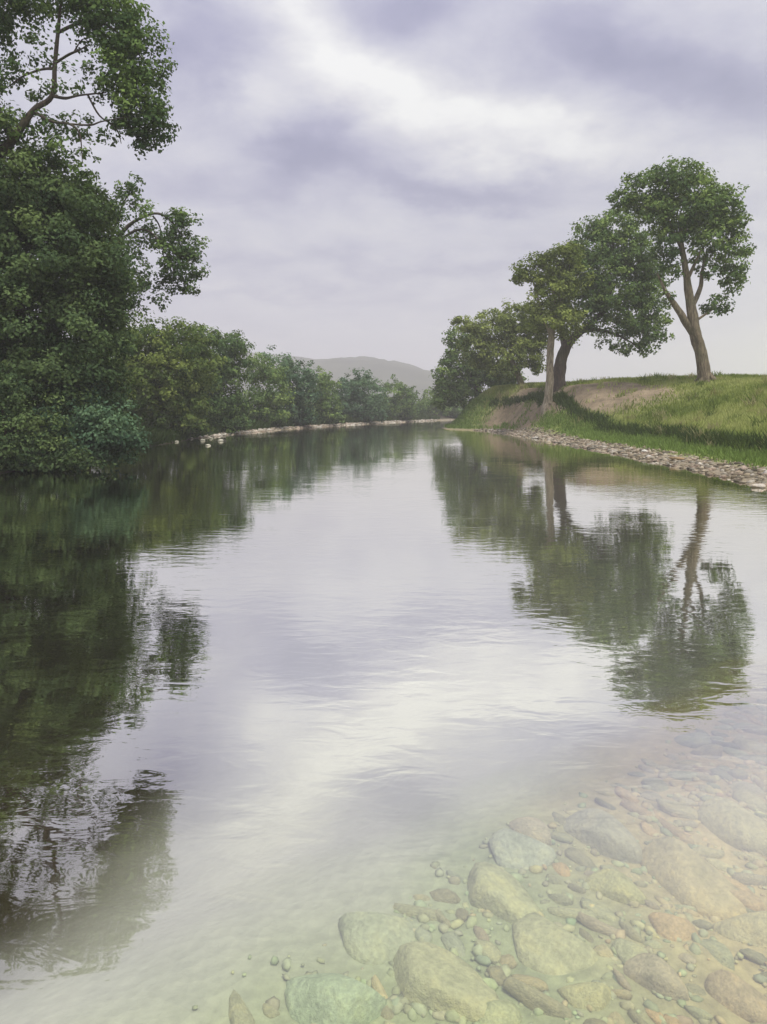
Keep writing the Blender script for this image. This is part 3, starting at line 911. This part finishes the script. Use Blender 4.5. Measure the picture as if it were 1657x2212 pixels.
# fine gravel between the stones: too many to count
import bmesh as _bm
_b = _bm.new(); _bm.ops.create_icosphere(_b, subdivisions=1, radius=1)
ICO_V = np.array([v_.co[:] for v_ in _b.verts]); ICO_F = np.array([[v_.index for v_ in f_.verts] for f_ in _b.faces]); _b.free()
m, n, out = mat('gravel')
a = n.new('ShaderNodeAttribute', attribute_name='tint')
p = n.new('ShaderNodeBsdfPrincipled'); p.inputs['Roughness'].default_value = .85; p.inputs['Specular IOR Level'].default_value = .2
n.link(n.mix(.6, a.outputs['Color'], n.ramp(n.noise(n.new('ShaderNodeNewGeometry').outputs['Position'], 30, 4, .6), [(.3, (.6, .6, .6)), (.7, (1.3, 1.3, 1.3))]), 'MULTIPLY'), p.inputs['Base Color'])
n.link(p.outputs[0], out.inputs[0])
M_gravel = m


def gravel_bed(name, label, X, Y, S, C, seed):
    r = np.random.default_rng(seed)
    k = len(X)
    Z = np.maximum(height(X, Y), -9) + S * .1
    th = r.random(k) * 6.28
    sc_ = np.stack([S * (1 + .7 * r.random(k)), S * (.8 + .3 * r.random(k)), S * (.45 + .3 * r.random(k))], -1)
    jit = 1 + .16 * r.normal(size=(k, len(ICO_V), 1))
    P = ICO_V[None] * jit * sc_[:, None]
    c_, s_ = np.cos(th)[:, None], np.sin(th)[:, None]
    P = np.stack([P[..., 0] * c_ - P[..., 1] * s_, P[..., 0] * s_ + P[..., 1] * c_, P[..., 2]], -1)
    P = P + np.stack([X, Y, Z], -1)[:, None]
    Fg = (ICO_F[None] + (np.arange(k) * len(ICO_V))[:, None, None]).reshape(-1, 3)
    o = obj(name, mesh(name, P.reshape(-1, 3), Fg, M_gravel, True, np.repeat(np.clip(C, .01, 1), len(ICO_V), 0)))
    tag(o, label, 'gravel', kind='stuff')


r = np.random.default_rng(91)
pal = np.array(STRIP)
k_ = 4200
Y_ = 13.5 + 41 * r.random(k_); X_ = shore_r(Y_) + (-.35 + 1.7 * r.random(k_) ** 1.2) * np.interp(Y_, [14, 44, 50, 56], [1, .9, .6, .4])
gravel_bed('shore_gravel', 'fine pale gravel packed between the stones of the right shoreline', X_, Y_, .018 + .06 * r.random(k_) ** 2 + Y_ * .0006, pal[r.integers(0, 6, k_)] * np.array([.80, .78, .70]) * (.5 + .6 * r.random((k_, 1))), 92)
k_ = 1800
Y_ = 41 + 55 * r.random(k_); X_ = shore_l(Y_) + .35 - 1.3 * r.random(k_)
gravel_bed('shore_gravel', 'thin line of pale gravel along the foot of the left bank', X_, Y_, .04 + .09 * r.random(k_) ** 2, pal[r.integers(0, 6, k_)] * (.7 + .6 * r.random((k_, 1))), 93)
k_ = 14000
X_ = -1.4 + 5.2 * r.random(k_); Y_ = 1.6 + 4.6 * r.random(k_)
ok = (shoal_d(X_, Y_) > -.35 + .6 * r.random(k_)) & (np.abs(X_) < .62 * Y_)
X_, Y_ = X_[ok], Y_[ok]; k_ = len(X_)
o_ = sstep(.4, 1.9, X_ + .4 * r.normal(size=k_))[:, None]
C_ = (np.array([.40, .45, .25]) * (1 - o_) + np.array([.60, .49, .24]) * o_) * (.95 + .4 * r.random((k_, 1))) * (1 + .05 * r.normal(size=(k_, 3)))
gravel_bed('bed_gravel', 'small yellow-green pebbles strewn over the submerged shoal', X_, Y_, .006 + .020 * r.random(k_) ** 2.2, C_, 94)

# submerged boulders of the shoal
SAGE, STRAW, OCH, BEI, BLU = (.58, .60, .33), (.70, .64, .33), (.70, .53, .25), (.62, .56, .34), (.52, .58, .37)
boulders = [
    (1185, 2035, 100, 70, SAGE, 'largest pale sage submerged boulder with deep shadow along its left side'),
    (945, 2110, 120, 62, SAGE, 'broad sage green submerged boulder left of the largest one, at the bottom edge'),
    (1478, 1872, 105, 52, (0.64, 0.55, 0.27), 'long straw and ochre submerged boulder slanting down to the right'),
    (1615, 2000, 75, 58, STRAW, 'pale yellow-green submerged boulder at the right frame edge'),
    (1335, 1912, 58, 38, (0.64, 0.64, 0.28), 'butter yellow submerged stone left of the long slanting boulder'),
    (1440, 1995, 58, 38, OCH, 'orange ochre submerged stone below the long slanting boulder'),
    (1362, 2048, 42, 32, SAGE, 'small sage submerged stone right of the largest boulder'),
    (1075, 1930, 90, 40, (0.61, 0.64, 0.34), 'flat yellowish green submerged stone above the largest boulder'),
    (1585, 1775, 80, 30, STRAW, 'flat straw coloured submerged stone furthest up at the right edge'),
    (1262, 2140, 52, 42, (0.64, 0.64, 0.31), 'pale yellow submerged stone at the bottom, below right of the largest boulder'),
    (1420, 2105, 62, 46, BEI, 'beige submerged stone near the bottom right corner'),
    (790, 2010, 105, 44, BLU, 'blue-green submerged stone furthest left on the shoal'),
    (1120, 1842, 75, 26, (0.58, 0.64, 0.45), 'low greyish green submerged stone at the outer rim of the shoal'),
    (1575, 1905, 62, 38, OCH, 'tawny submerged stone between the long slanting boulder and right edge'),
    (1590, 2140, 66, 52, (0.64, 0.53, 0.29), 'brown beige submerged stone in the bottom right corner'),
    (700, 2150, 105, 48, (0.51, 0.64, 0.39), 'green submerged stone at the bottom edge, left end of the shoal'),
    (1300, 1795, 85, 24, (0.58, 0.57, 0.38), 'faint flat submerged stone at the upper rim of the shoal'),
    (1060, 2185, 62, 36, (0.59, 0.64, 0.33), 'yellow-green submerged stone in the shadow gap at the bottom edge'),
]
DW = .16
taken = []
for k, (vx, vy, rx, ry, cc, lab) in enumerate(boulders):
    Y = (CAM_Z + DW) * F / (vy - HY)
    X = (vx - CX) / F * Y
    wdt = rx / F * Y
    taken.append((X, Y, wdt))
    zb = ground_at(X, Y)
    hgt = min(wdt * .62, .17)
    stone('submerged_boulder', SB[k % 6], (X, Y, zb - hgt * .12), (wdt * 1.12, wdt * 1.15, hgt / .55), R(-38 + 14 * math.sin(k * 2.3)), cc, lab, 'boulder', None, .12)
LAB_C = 'small %s cobble lying under clear water on the shoal at lower right'
GRP_C = 'submerged cobbles of the shoal'
done = 0
while done < 240:
    X, Y = random.uniform(-.9, 3.2), random.uniform(1.75, 5.2)
    if float(shoal_d(np.array([X]), np.array([Y]))[0]) < -.15: continue
    if abs(X) > .56 * Y: continue
    sz = (.024 + .07 * random.random() ** 1.8) * (1 + .1 * Y)
    if any((X - a_) ** 2 + (Y - b_) ** 2 < (r_ * .8 + sz) ** 2 for a_, b_, r_ in taken): continue
    taken.append((X, Y, sz))
    cw, base = random.choice((('sage green', SAGE), ('straw yellow', STRAW), ('beige', BEI), ('sage green', SAGE), ('straw yellow', STRAW), ('ochre', OCH) if X > .5 else ('blue-green', BLU), ('olive', (.50, .49, .27)), ('olive', (.44, .43, .23))))
    f_ = random.uniform(.8, 1.12)
    stone('cobble', random.choice(SM), (X, Y, ground_at(X, Y) - sz * random.uniform(-.12, .22)), (sz * random.uniform(1.1, 1.9), sz * random.uniform(.9, 1.3), sz * 1.05), R(random.uniform(-75, -5)), tuple(c * f_ for c in base), LAB_C % cw, 'cobble', cw + ' ' + GRP_C, .3)
    done += 1

# ------------------------------------------------------------------ air
lo, hi = np.array([-1600, -1600, -3.2]), np.array([1600, 1600, 110.0])
V = np.array([[x, y, z] for z in (lo[2], hi[2]) for y in (lo[1], hi[1]) for x in (lo[0], hi[0])])
Fh = np.array([[0, 2, 3, 1], [4, 5, 7, 6], [0, 1, 5, 4], [2, 6, 7, 3], [0, 4, 6, 2], [1, 3, 7, 5]])
m, n, out = mat('haze')
pv = n.new('ShaderNodeVolumePrincipled')
pv.inputs['Color'].default_value = (.97, .96, .98, 1)
pv.inputs['Density'].default_value = .0014
n.link(pv.outputs[0], out.inputs['Volume'])
hz = obj('haze', mesh('haze', V, Fh, m))
tag(hz, 'thin pale haze lying over the whole river valley', 'haze', kind='stuff')
